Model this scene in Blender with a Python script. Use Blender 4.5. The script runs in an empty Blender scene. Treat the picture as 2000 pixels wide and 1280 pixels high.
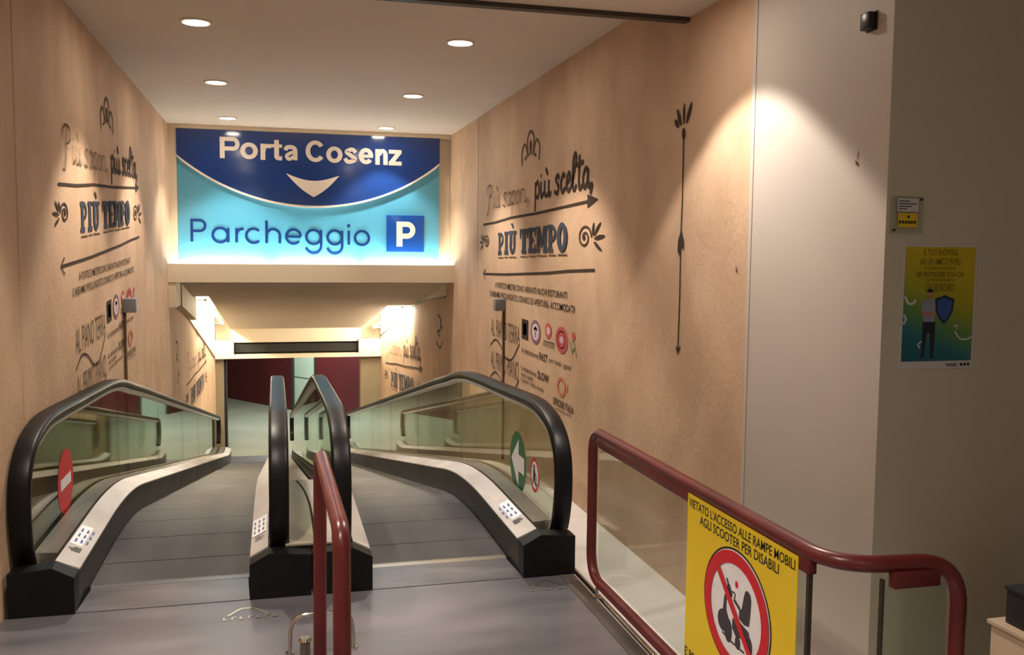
import bpy, bmesh, math, random
from mathutils import Vector, Matrix
random.seed(7)
S = bpy.context.scene
COL = S.collection
PI = math.pi

# ------------------------------------------------------------------ camera
YAW, PITCH, ROLL, FPX = .2509, .0798, .0096, 1808.0
def cam_axes():
    cy, sy, cp, sp = math.cos(YAW), math.sin(YAW), math.cos(PITCH), math.sin(PITCH)
    f = Vector((sy*cp, cy*cp, -sp)); r = Vector((cy, -sy, 0)); u = r.cross(f)
    cr, sr = math.cos(ROLL), math.sin(ROLL)
    return cr*r+sr*u, -sr*r+cr*u, f
cd = bpy.data.cameras.new('camera')
cam = bpy.data.objects.new('camera', cd); COL.objects.link(cam)
cd.sensor_width = 36; cd.lens = FPX/2000*36; cd.clip_start = .05; cd.clip_end = 200
R_, U_, F_ = cam_axes()
cam.matrix_world = Matrix(((R_.x, U_.x, -F_.x, 0), (R_.y, U_.y, -F_.y, 0), (R_.z, U_.z, -F_.z, 1.6), (0, 0, 0, 1)))
S.camera = cam
# ------------------------------------------------------------------ world, view
w = bpy.data.worlds.new('mall_ambient'); S.world = w; w.use_nodes = True
bg = w.node_tree.nodes['Background']
bg.inputs[0].default_value = (1.0, .88, .78, 1); bg.inputs[1].default_value = .25
S.view_settings.view_transform = 'Standard'; S.view_settings.look = 'None'
S.view_settings.exposure = 0.12; S.view_settings.gamma = 1
S.view_settings.use_curve_mapping = False
WARM = (1.0, .88, .73)
DOWN_W = 165         # corridor downlights
SPOT_HALF = 47

# ------------------------------------------------------------------ materials
def srgb(r, g, b):
    f = lambda c: (c/255/12.92) if c <= 10 else ((c/255+.055)/1.055)**2.4
    return (f(r), f(g), f(b), 1)
def new_mat(name, col, rough=.5, metal=0, spec=.5, emit=None, estr=0):
    m = bpy.data.materials.new(name); m.use_nodes = True
    b = m.node_tree.nodes['Principled BSDF']
    b.inputs['Base Color'].default_value = col; b.inputs['Roughness'].default_value = rough
    b.inputs['Metallic'].default_value = metal; b.inputs['Specular IOR Level'].default_value = spec
    if emit: b.inputs['Emission Color'].default_value = emit; b.inputs['Emission Strength'].default_value = estr
    return m
def N(m, t, **kw):
    n = m.node_tree.nodes.new(t)
    for k, v in kw.items(): setattr(n, k, v)
    return n
def L(m, a, b): m.node_tree.links.new(a, b)
def noisy(name, c1, c2, scale=(3, 3, 3), detail=6, rough=.6, metal=0, bump=0, spec=.4, dist=0, lo=.35, hi=.65, bscale=None, rvar=0):
    m = new_mat(name, c1, rough, metal, spec); b = m.node_tree.nodes['Principled BSDF']
    tc = N(m, 'ShaderNodeTexCoord'); mp = N(m, 'ShaderNodeMapping'); mp.inputs['Scale'].default_value = scale
    L(m, tc.outputs['Object'], mp.inputs['Vector'])
    no = N(m, 'ShaderNodeTexNoise'); no.inputs['Scale'].default_value = 1; no.inputs['Detail'].default_value = detail
    no.inputs['Distortion'].default_value = dist; L(m, mp.outputs[0], no.inputs['Vector'])
    cr = N(m, 'ShaderNodeValToRGB'); cr.color_ramp.elements[0].position = lo; cr.color_ramp.elements[1].position = hi
    cr.color_ramp.elements[0].color = c1; cr.color_ramp.elements[1].color = c2
    L(m, no.outputs[0], cr.inputs[0]); L(m, cr.outputs[0], b.inputs['Base Color'])
    if rvar:
        mr = N(m, 'ShaderNodeMapRange'); mr.inputs['From Min'].default_value = .3; mr.inputs['From Max'].default_value = .7
        mr.inputs['To Min'].default_value = rough-rvar; mr.inputs['To Max'].default_value = rough+rvar
        L(m, no.outputs[0], mr.inputs[0]); L(m, mr.outputs[0], b.inputs['Roughness'])
    if bump:
        src = no
        if bscale:
            mp2 = N(m, 'ShaderNodeMapping'); mp2.inputs['Scale'].default_value = bscale
            L(m, tc.outputs['Object'], mp2.inputs['Vector'])
            src = N(m, 'ShaderNodeTexNoise'); src.inputs['Scale'].default_value = 1; src.inputs['Detail'].default_value = 5
            src.inputs['Distortion'].default_value = dist+.6; L(m, mp2.outputs[0], src.inputs['Vector'])
        bp = N(m, 'ShaderNodeBump'); bp.inputs['Strength'].default_value = bump; bp.inputs['Distance'].default_value = .02
        L(m, src.outputs[0], bp.inputs['Height']); L(m, bp.outputs[0], b.inputs['Normal'])
    return m

M = {}
M['beige'] = noisy('beige_wallpaper', srgb(188, 156, 128), srgb(206, 174, 146), (1.6, 2.6, 1.8), 9, .75, bump=.28, dist=.3, bscale=(40, 40, 22))
M['cream'] = noisy('cream_paint', srgb(216, 203, 180), srgb(224, 212, 192), (.8, .8, .8), 3, .6)
M['ceiling'] = noisy('ceiling_paint', srgb(210, 198, 186), srgb(217, 206, 195), (.6, .6, .6), 3, .8)
M['white_panel'] = noisy('painted_column', srgb(186, 175, 165), srgb(194, 184, 175), (.9, .9, .6), 3, .5)
M['grey_wall'] = noisy('grey_green_wall', srgb(206, 203, 186), srgb(214, 210, 193), (1, 1, .7), 4, .6)
M['floor_metal'] = noisy('brushed_floor_plate', srgb(112, 110, 117), srgb(132, 129, 135), (1.2, 3.5, 1), 8, .36, .5, .04, dist=.1, rvar=.08)
M['comb'] = noisy('comb_plate_metal', srgb(112, 111, 116), srgb(134, 132, 137), (2, 9, 1), 6, .34, .6, .04, rvar=.08)
M['bright_metal'] = new_mat('worn_bright_edge', srgb(205, 195, 180), .3, .9)
M['skirt'] = noisy('dark_skirt_metal', srgb(52, 50, 48), srgb(72, 69, 66), (4, 1.5, 6), 6, .42, .5, .02, rvar=.06)
M['deck'] = noisy('pale_aluminium_deck', srgb(172, 165, 164), srgb(192, 186, 184), (9, 3, 4), 7, .45, .12)
M['deck_beige'] = noisy('beige_outer_deck', srgb(176, 166, 146), srgb(196, 186, 164), (8, 2, 4), 5, .35, .2)
M['alu'] = new_mat('brushed_aluminium', srgb(214, 211, 207), .32, .3)
M['alu_dull'] = noisy('dull_aluminium', srgb(112, 106, 97), srgb(140, 133, 122), (9, 2, 6), 6, .35, .6)
M['chrome'] = new_mat('chrome', srgb(215, 212, 206), .16, 1)
M['rubber'] = new_mat('black_handrail_rubber', srgb(16, 15, 18), .40, 0, .25)
M['black'] = noisy('black_plastic_cap', srgb(9, 9, 11), srgb(15, 15, 17), (9, 9, 9), 5, .45, spec=.25)
M['dark'] = new_mat('dark_brown_profile', srgb(62, 54, 46), .5, .2)
M['void'] = new_mat('black_gap', srgb(16, 15, 15), .8)
M['red_tube'] = noisy('dark_red_enamel', srgb(88, 29, 31), srgb(104, 37, 37), (6, 6, 6), 6, .32, 0, .03, spec=.5)
M['red_panel'] = noisy('dark_red_panel', srgb(82, 24, 30), srgb(90, 27, 32), (1.5, 1.5, 1), 4, .55)
M['pale_green'] = noisy('pale_green_door', srgb(186, 204, 190), srgb(196, 212, 198), (2, 2, 1), 3, .5)
M['ink'] = new_mat('dark_ink', srgb(66, 54, 46), .8, 0, .1)
M['ink_thin'] = new_mat('brown_ink', srgb(96, 78, 62), .8, 0, .1)
M['navy_ink'] = new_mat('navy_ink', srgb(66, 68, 80), .8, 0, .1)
M['logo_red'] = new_mat('logo_red', srgb(186, 92, 92), .8, 0, .1)
M['logo_purple'] = new_mat('logo_purple', srgb(128, 98, 118), .8, 0, .1)
M['logo_pale'] = new_mat('logo_pale', srgb(206, 186, 190), .8, 0, .1)
M['logo_orange'] = new_mat('logo_orange', srgb(200, 120, 92), .8, 0, .1)
M['logo_green'] = new_mat('logo_green', srgb(120, 132, 96), .8, 0, .1)
M['sign_cyan'] = new_mat('sign_light_blue', srgb(84, 166, 204), .22, 0, .5)
M['sign_navy'] = new_mat('sign_navy', srgb(30, 62, 132), .12, 0, .6)
M['sign_blue'] = new_mat('sign_parking_blue', srgb(15, 70, 156), .25, 0, .5)
M['sign_letter_blue'] = new_mat('sign_letter_blue', srgb(14, 56, 122), .4, 0, .3)
M['sign_white'] = new_mat('sign_white', srgb(240, 230, 218), .4, 0, .4)
M['no_red'] = new_mat('sticker_red', srgb(204, 34, 46), .4, 0, .4)
M['go_green'] = new_mat('sticker_green', srgb(46, 108, 66), .4, 0, .4)
M['sticker_white'] = noisy('sticker_white', srgb(226, 226, 232), srgb(236, 236, 240), (20, 20, 20), 3, .5)
M['sticker_blue'] = new_mat('sticker_print_blue', srgb(70, 90, 150), .5)
M['yellow'] = noisy('yellow_sheet', srgb(226, 196, 34), srgb(232, 204, 42), (3, 3, 3), 3, .45)
M['text_black'] = new_mat('print_black', srgb(34, 30, 30), .6)
M['scooter_grey'] = new_mat('scooter_print_grey', srgb(62, 58, 64), .6)
M['box_grey'] = new_mat('sensor_grey', srgb(120, 122, 124), .5)
M['lens_black'] = new_mat('lens_black', srgb(16, 16, 18), .3)
M['paper'] = new_mat('white_paper', srgb(214, 214, 220), .6)
M['olive'] = new_mat('poster_olive_print', srgb(132, 116, 20), .6)
M['navy_cloth'] = new_mat('printed_trousers', srgb(36, 38, 52), .6)
M['shirt'] = new_mat('printed_shirt', srgb(148, 160, 186), .6)
M['skin'] = new_mat('printed_skin', srgb(190, 132, 112), .6)
M['shield'] = new_mat('printed_shield', srgb(54, 92, 168), .5)
M['shield_edge'] = new_mat('printed_shield_edge', srgb(28, 40, 74), .5)
M['cabinet'] = noisy('cream_cabinet', srgb(196, 172, 146), srgb(206, 184, 158), (2, 2, 2), 3, .6)
M['navy_box'] = new_mat('blue_black_box', srgb(26, 26, 34), .6)
M['ledge'] = noisy('pale_grey_ledge', srgb(206, 200, 200), srgb(216, 211, 210), (3, 3, 3), 5, .5)
M['edge_plate'] = noisy('brown_edge_plate', srgb(84, 78, 76), srgb(104, 97, 93), (6, 3, 4), 6, .45, .4)
M['jamb'] = noisy('brown_grey_jamb', srgb(120, 108, 88), srgb(134, 122, 100), (2, 2, 1), 4, .6)
M['low_floor'] = noisy('grey_green_floor', srgb(150, 150, 136), srgb(164, 163, 148), (1.2, 1.2, 1), 5, .35)
M['dl_lamp'] = new_mat('downlight_lamp', (1, 1, 1, 1), .5, emit=(1, .90, .76, 1), estr=90)
M['tube_lamp'] = new_mat('fluorescent_lamp', (1, 1, 1, 1), .5, emit=(1, .90, .68, 1), estr=210)
M['up_lamp'] = new_mat('sign_uplight_lamp', (1, 1, 1, 1), .5, emit=(1, .95, .84, 1), estr=55)
M['hall_lamp'] = new_mat('hall_lamp', (1, 1, 1, 1), .5, emit=(.88, 1, .93, 1), estr=20)

def glass_mat(name, tint):
    m = bpy.data.materials.new(name); m.use_nodes = True; nt = m.node_tree; nt.nodes.clear()
    out = N(m, 'ShaderNodeOutputMaterial'); tr = N(m, 'ShaderNodeBsdfTransparent'); tr.inputs[0].default_value = tint
    gl = N(m, 'ShaderNodeBsdfGlossy'); gl.inputs['Roughness'].default_value = .02; gl.inputs[0].default_value = (.95, 1, .95, 1)
    lw = N(m, 'ShaderNodeLayerWeight'); lw.inputs[0].default_value = .5
    pw = N(m, 'ShaderNodeMath', operation='POWER'); pw.inputs[1].default_value = 5; L(m, lw.outputs['Facing'], pw.inputs[0])
    ma = N(m, 'ShaderNodeMath', operation='MULTIPLY_ADD'); ma.inputs[1].default_value = .95; ma.inputs[2].default_value = .045
    L(m, pw.outputs[0], ma.inputs[0])
    mx = N(m, 'ShaderNodeMixShader'); L(m, ma.outputs[0], mx.inputs[0]); L(m, tr.outputs[0], mx.inputs[1]); L(m, gl.outputs[0], mx.inputs[2])
    L(m, mx.outputs[0], out.inputs[0]); return m
M['glass'] = glass_mat('greenish_balustrade_glass', (.76, .775, .70, 1))
M['glass_clear'] = glass_mat('railing_glass', (.90, .93, .90, 1))
M['acrylic'] = glass_mat('clear_acrylic', (.93, .94, .92, 1))

def pallet_mat():
    m = noisy('grooved_pallet_metal', srgb(60, 58, 60), srgb(88, 84, 85), (3, 1.2, 1), 7, .52, .4, 0, rvar=.08)
    b = m.node_tree.nodes['Principled BSDF']
    tc = N(m, 'ShaderNodeTexCoord')
    wv = N(m, 'ShaderNodeTexWave', wave_type='BANDS', bands_direction='X'); wv.inputs['Scale'].default_value = 34
    L(m, tc.outputs['Object'], wv.inputs['Vector'])
    bp = N(m, 'ShaderNodeBump'); bp.inputs['Strength'].default_value = .22; bp.inputs['Distance'].default_value = .006
    L(m, wv.outputs[0], bp.inputs['Height']); L(m, bp.outputs[0], b.inputs['Normal'])
    return m
M['pallet'] = pallet_mat()

def poster_mat():
    m = new_mat('poster_gradient_print', (1, 1, 1, 1), .55); b = m.node_tree.nodes['Principled BSDF']
    tc = N(m, 'ShaderNodeTexCoord'); mp = N(m, 'ShaderNodeMapping'); mp.inputs['Rotation'].default_value = (0, math.radians(-16), 0)
    L(m, tc.outputs['Generated'], mp.inputs[0]); sx = N(m, 'ShaderNodeSeparateXYZ'); L(m, mp.outputs[0], sx.inputs[0])
    cr = N(m, 'ShaderNodeValToRGB'); e = cr.color_ramp.elements
    e[0].position = .0; e[0].color = srgb(20, 92, 116); e[1].position = 1.05; e[1].color = srgb(206, 184, 22)
    for p, c in ((.26, srgb(28, 112, 128)), (.48, srgb(100, 148, 76)), (.68, srgb(170, 172, 34))):
        x = e.new(p); x.color = c
    L(m, sx.outputs['Z'], cr.inputs[0]); L(m, cr.outputs[0], b.inputs['Base Color']); return m
M['poster'] = poster_mat()

# ------------------------------------------------------------------ object helpers
def link(name, me, mat, parent=None):
    o = bpy.data.objects.new(name, me); COL.objects.link(o)
    if mat: me.materials.append(M[mat] if isinstance(mat, str) else mat)
    if parent: o.parent = parent
    return o
def tag(o, label=None, cat=None, group=None, kind=None):
    if label: o['label'] = label
    if cat: o['category'] = cat
    if group: o['group'] = group
    if kind: o['kind'] = kind
    return o
def thing(name, label, cat, loc=(0, 0, 0), group=None):
    o = bpy.data.objects.new(name, None); COL.objects.link(o); o.location = loc
    o.empty_display_size = .1
    return tag(o, label, cat, group)
class MB:
    """collects shapes in world coordinates and links them as one mesh object"""
    def __init__(s): s.bm = bmesh.new()
    def box(s, x0, x1, y0, y1, z0, z1, bevel=0):
        b = bmesh.new()
        bmesh.ops.create_cube(b, size=1)
        for v in b.verts: v.co = Vector((x0+(v.co.x+.5)*(x1-x0), y0+(v.co.y+.5)*(y1-y0), z0+(v.co.z+.5)*(z1-z0)))
        if bevel: bmesh.ops.bevel(b, geom=b.edges[:], offset=bevel, segments=2, affect='EDGES', profile=.5)
        s._add(b); return s
    def _add(s, b):
        me = bpy.data.meshes.new('t'); b.to_mesh(me); b.free(); s.bm.from_mesh(me); bpy.data.meshes.remove(me)
    def face(s, pts):
        return s.bm.faces.new([s.bm.verts.new(p) for p in pts])
    def prism(s, pts, vec):
        """planar polygon pushed along vec"""
        vec = Vector(vec); a = [s.bm.verts.new(p) for p in pts]; c = [s.bm.verts.new(Vector(p)+vec) for p in pts]
        n = len(pts); s.bm.faces.new(a[::-1]); s.bm.faces.new(c)
        for i in range(n): s.bm.faces.new((a[i], a[(i+1) % n], c[(i+1) % n], c[i]))
        return s
    def loft(s, rings, closed=True, caps=True):
        vs = [[s.bm.verts.new(p) for p in r] for r in rings]; n = len(rings[0])
        for i in range(len(vs)-1):
            for j in range(n if closed else n-1):
                k = (j+1) % n; s.bm.faces.new((vs[i][j], vs[i][k], vs[i+1][k], vs[i+1][j]))
        if caps and closed:
            s.bm.faces.new(vs[0][::-1]); s.bm.faces.new(vs[-1])
        return s
    def tube(s, path, r, seg=14, caps=True):
        path = [Vector(p) for p in path]; rings = []; t0 = (path[1]-path[0]).normalized()
        up = Vector((0, 0, 1)) if abs(t0.z) < .9 else Vector((1, 0, 0)); n = (up-t0*up.dot(t0)).normalized()
        for i, p in enumerate(path):
            a = path[max(i-1, 0)]; b = path[min(i+1, len(path)-1)]; t = (b-a).normalized()
            n = (n-t*n.dot(t)).normalized(); bn = t.cross(n)
            rr = r[i] if isinstance(r, (list, tuple)) else r
            rings.append([p+rr*(math.cos(2*PI*k/seg)*n+math.sin(2*PI*k/seg)*bn) for k in range(seg)])
        return s.loft(rings, True, caps)
    def cyl(s, c, axis, r, h, seg=24, r2=None):
        c = Vector(c); a = Vector(axis).normalized()
        return s.tube([c, c+a*h], [r, r if r2 is None else r2], seg)
    def build(s, name, mat, parent=None, smooth=True, angle=35):
        bmesh.ops.recalc_face_normals(s.bm, faces=s.bm.faces[:])
        me = bpy.data.meshes.new(name); s.bm.to_mesh(me); s.bm.free()
        if smooth:
            for p in me.polygons: p.use_smooth = True
            me.set_sharp_from_angle(angle=math.radians(angle))
        o = link(name, me, mat, parent)
        if parent: settle(o, parent)
        return o
def settle(o, parent):
    """mesh verts are world coordinates: make them local to the (unrotated) parent"""
    off = Vector((0, 0, 0)); q = parent
    while q: off += q.location; q = q.parent
    if off.length: o.data.transform(Matrix.Translation(-off))
def struct(o, label=None): return tag(o, label, None, None, 'structure')

def catmull(pts, n=8, closed=False):
    P = [Vector(p) for p in pts]; out = []; m = len(P)
    for i in range(m if closed else m-1):
        if closed: a, b, c, d = P[(i-1) % m], P[i], P[(i+1) % m], P[(i+2) % m]
        else: a, b, c, d = P[max(i-1, 0)], P[i], P[i+1], P[min(i+2, m-1)]
        for k in range(n):
            t = k/n
            out.append(.5*((2*b)+(c-a)*t+(2*a-5*b+4*c-d)*t*t+(3*b-a-3*c+d)*t**3))
    if not closed: out.append(P[-1])
    return out
def fillet(pts, r, n=8):
    """polyline with rounded corners"""
    P = [Vector(p) for p in pts]; out = [P[0]]
    for i in range(1, len(P)-1):
        a = (P[i-1]-P[i]); b = (P[i+1]-P[i]); la, lb = a.length, b.length; a.normalize(); b.normalize()
        rr = r[i-1] if isinstance(r, (list, tuple)) else r
        ang = a.angle(b); d = min(rr/math.tan(ang/2), la*.49, lb*.49)
        p0 = P[i]+a*d; p1 = P[i]+b*d
        for k in range(n+1):
            t = k/n; out.append((1-t)**2*p0+2*t*(1-t)*P[i]+t*t*p1)
    out.append(P[-1]); return out

# ------------------------------------------------------------------ flat artwork (print, lettering)
class Art:
    """2-D print: polygons are kept as (verts, faces) in page coordinates"""
    def __init__(s): s.parts = []
    def poly(s, pts): s.parts.append(([tuple(p)[:2] for p in pts], [tuple(range(len(pts)))])); return s
    def rect(s, x0, y0, x1, y1): return s.poly([(x0, y0), (x1, y0), (x1, y1), (x0, y1)])
    def disc(s, cx, cy, rx, ry=None, n=36):
        ry = ry or rx; return s.poly([(cx+rx*math.cos(2*PI*k/n), cy+ry*math.sin(2*PI*k/n)) for k in range(n)])
    def ring(s, cx, cy, r0, r1, ax=1, n=48, a0=0, a1=2*PI):
        v, f = [], []
        for k in range(n+1):
            a = a0+(a1-a0)*k/n
            v += [(cx+ax*r0*math.cos(a), cy+r0*math.sin(a)), (cx+ax*r1*math.cos(a), cy+r1*math.sin(a))]
        for k in range(n): f.append((2*k, 2*k+1, 2*k+3, 2*k+2))
        s.parts.append((v, f)); return s
    def stroke(s, pts, wd, smooth=True, closed=False, ax=1, taper=False, n=6):
        P = [Vector((p[0], p[1], 0)) for p in pts]
        if smooth and len(P) > 2: P = catmull(P, n, closed)
        if closed: P.append(P[0])
        v, f = [], []
        for i, p in enumerate(P):
            if closed: a, b = P[(i-1) % (len(P)-1)], P[(i+1) % (len(P)-1)]
            else: a, b = P[max(i-1, 0)], P[min(i+1, len(P)-1)]
            t = (b-a); t.normalize(); nn = Vector((-t.y, t.x, 0))
            h = wd/2*(math.sin(PI*(i+.6)/(len(P)+.2)) if taper else 1)
            v += [(p.x+nn.x*h*ax, p.y+nn.y*h), (p.x-nn.x*h*ax, p.y-nn.y*h)]
        for i in range(len(P)-1): f.append((2*i, 2*i+1, 2*i+3, 2*i+2))
        s.parts.append((v, f)); return s
    def text(s, body, x0, x1, y0, y1, bold=0, spacing=1.0):
        """built-in font fitted into the box x0..x1, y0..y1"""
        cu = bpy.data.curves.new('lettering', 'FONT'); cu.body = body; cu.size = 1; cu.offset = bold; cu.resolution_u = 3
        cu.space_character = spacing
        ob = bpy.data.objects.new('lettering', cu); COL.objects.link(ob)
        dg = bpy.context.evaluated_depsgraph_get(); dg.update()
        me = bpy.data.meshes.new_from_object(ob.evaluated_get(dg))
        V = [(v.co.x, v.co.y) for v in me.vertices]; Fc = [tuple(p.vertices) for p in me.polygons]
        bpy.data.objects.remove(ob); bpy.data.curves.remove(cu); bpy.data.meshes.remove(me)
        if not V: return s
        ax, bx = min(v[0] for v in V), max(v[0] for v in V); ay, by = min(v[1] for v in V), max(v[1] for v in V)
        s.parts.append(([(x0+(v[0]-ax)/(bx-ax)*(x1-x0), y0+(v[1]-ay)/(by-ay)*(y1-y0)) for v in V], Fc)); return s
    def xf(s, fn):
        a = Art(); a.parts = [([fn(*p) for p in v], f) for v, f in s.parts]; return a
    def build(s, name, mat, parent, place, label=None, thick=0):
        bm = bmesh.new()
        p0 = Vector(place(0, 0)); nv = (Vector(place(.01, 0))-p0).cross(Vector(place(0, .01))-p0).normalized()
        for i_, (v, f) in enumerate(s.parts):
            vs = [bm.verts.new(Vector(place(*p))+nv*(.00015*min(i_, 40))) for p in v]
            for q in f:
                try: bm.faces.new([vs[i] for i in q])
                except ValueError: pass
        me = bpy.data.meshes.new(name); bm.to_mesh(me); bm.free()
        o = link(name, me, mat, parent)
        if parent: settle(o, parent)
        if label: o['label'] = label
        return o

# script alphabet: strokes in units of the x-height
SCRIPT = {
 'P': (1.15, [[(.02, -.35), (.22, -.45), (.38, .2), (.5, 1.5), (.52, 1.95)], [(.0, 1.2), (.1, 1.7), (.5, 2.02), (.95, 1.75), (.9, 1.2), (.5, .95)]]),
 'i': (.46, [[(.1, 1), (.1, .2), (.22, 0), (.44, .3)], [(.1, 1.42), (.13, 1.3)]]),
 'u': (.78, [[(.08, 1), (.08, .25), (.26, 0), (.5, .3), (.52, 1)], [(.52, 1), (.52, .2), (.64, 0), (.78, .25)], [(.16, 1.75), (.28, 1.58), (.42, 1.32)]]),
 's': (.62, [[(.52, .8), (.38, 1.06), (.14, .82), (.42, .42), (.34, .0), (.0, .14)]]),
 'a': (.72, [[(.5, .85), (.3, 1.03), (.06, .55), (.2, .0), (.44, .3), (.52, 1.0)], [(.52, 1), (.52, .2), (.62, .0), (.74, .2)]]),
 'p': (.66, [[(.1, 1.05), (.1, 0), (.08, -.85)], [(.1, .7), (.34, 1.04), (.54, .6), (.4, .02), (.12, .2)]]),
 'o': (.62, [[(.3, 1.02), (.08, .55), (.26, .0), (.52, .45), (.3, 1.02)]]),
 'r': (.5, [[(.08, 1.02), (.1, 0)], [(.1, .6), (.26, .98), (.46, .92)]]),
 'c': (.6, [[(.5, .82), (.32, 1.04), (.08, .5), (.26, .0), (.58, .25)]]),
 'e': (.6, [[(.1, .45), (.46, .66), (.32, 1.04), (.08, .5), (.26, .0), (.6, .28)]]),
 'l': (.5, [[(.02, .3), (.4, 1.6), (.3, 2.0), (.12, 1.5), (.14, .2), (.28, .0), (.48, .25)]]),
 't': (.52, [[(.24, 1.85), (.2, .25), (.34, .0), (.52, .2)], [(-.02, 1.3), (.6, 1.42)]]),
 ',': (.3, [[(.1, .2), (.16, 0), (.02, -.4)]]),
 ' ': (.42, [])}
def script(art, word, x, y, sx, sy, wd, outline=False):
    for ch in word:
        w_, st = SCRIPT[ch]
        for p in st:
            q = [(x+a*sx, y+b*sy) for a, b in p]
            if outline:
                for o in (-1, 1): art.stroke([(a+o*wd*1.1, b) for a, b in q], wd*.55)
            else: art.stroke(q, wd)
        x += w_*sx
    return x
# slab alphabet in a 1 x 1 cell
def slab(art, ch, x, y, w, h):
    X = lambda a: x+a*w
    Y = lambda b: y+b*h
    R = lambda a, b, c, d: art.rect(X(a), Y(b), X(c), Y(d))
    if ch == 'I': R(.22, 0, .78, 1); R(.04, 0, .96, .17); R(.08, .85, .92, 1)
    elif ch == 'P':
        R(.12, 0, .47, 1); R(0, 0, .6, .17); R(0, .85, .5, 1)
        art.parts.append(half_ring(X(.45), Y(.69), w*.5, h*.31, w*.22, h*.15))
    elif ch == 'T': R(.31, 0, .69, 1); R(0, .82, 1, 1); R(0, .62, .14, 1); R(.86, .62, 1, 1); R(.22, 0, .78, .15)
    elif ch == 'E': R(.1, 0, .45, 1); R(0, 0, .95, .18); R(0, .84, .95, 1); R(.3, .43, .72, .57); R(.83, 0, .95, .34); R(.83, .66, .95, 1)
    elif ch == 'M':
        R(.06, 0, .3, 1); R(.7, 0, .94, 1); R(0, 0, .34, .14); R(.66, 0, 1, .14); R(0, .86, .2, 1); R(.8, .86, 1, 1)
        art.poly([(X(.14), Y(1)), (X(.34), Y(1)), (X(.57), Y(.2)), (X(.43), Y(.2))]); art.poly([(X(.86), Y(1)), (X(.66), Y(1)), (X(.43), Y(.2)), (X(.57), Y(.2))])
    elif ch in 'UÙ':
        R(.1, .38, .42, 1); R(.6, .38, .86, 1); R(0, .86, .5, 1); R(.52, .86, 1, 1)
        v, f = [], []
        for k in range(13):
            a = PI+PI*k/12; v += [(X(.48+.38*math.cos(a)), Y(.4+.4*math.sin(a))), (X(.5+.13*math.cos(a)), Y(.4+.2*math.sin(a)))]
        art.parts.append((v, [(2*k, 2*k+1, 2*k+3, 2*k+2) for k in range(12)]))
        if ch == 'Ù': art.poly([(X(.25), Y(1.32)), (X(.5), Y(1.32)), (X(.66), Y(1.1)), (X(.52), Y(1.1))])
    elif ch == 'O':
        v, f = [], []
        for k in range(25):
            a = 2*PI*k/24; v += [(X(.5+.5*math.cos(a)), Y(.5+.52*math.sin(a))), (X(.5+.15*math.cos(a)), Y(.5+.32*math.sin(a)))]
        art.parts.append((v, [(2*k, 2*k+1, 2*k+3, 2*k+2) for k in range(24)]))
def half_ring(cx, cy, rx, ry, tx, ty):
    v = []
    for k in range(13):
        a = -PI/2+PI*k/12
        v += [(cx+rx*math.cos(a), cy+ry*math.sin(a)), (cx+(rx-tx)*math.cos(a), cy+(ry-ty)*math.sin(a))]
    return v, [(2*k, 2*k+1, 2*k+3, 2*k+2) for k in range(12)]

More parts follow.
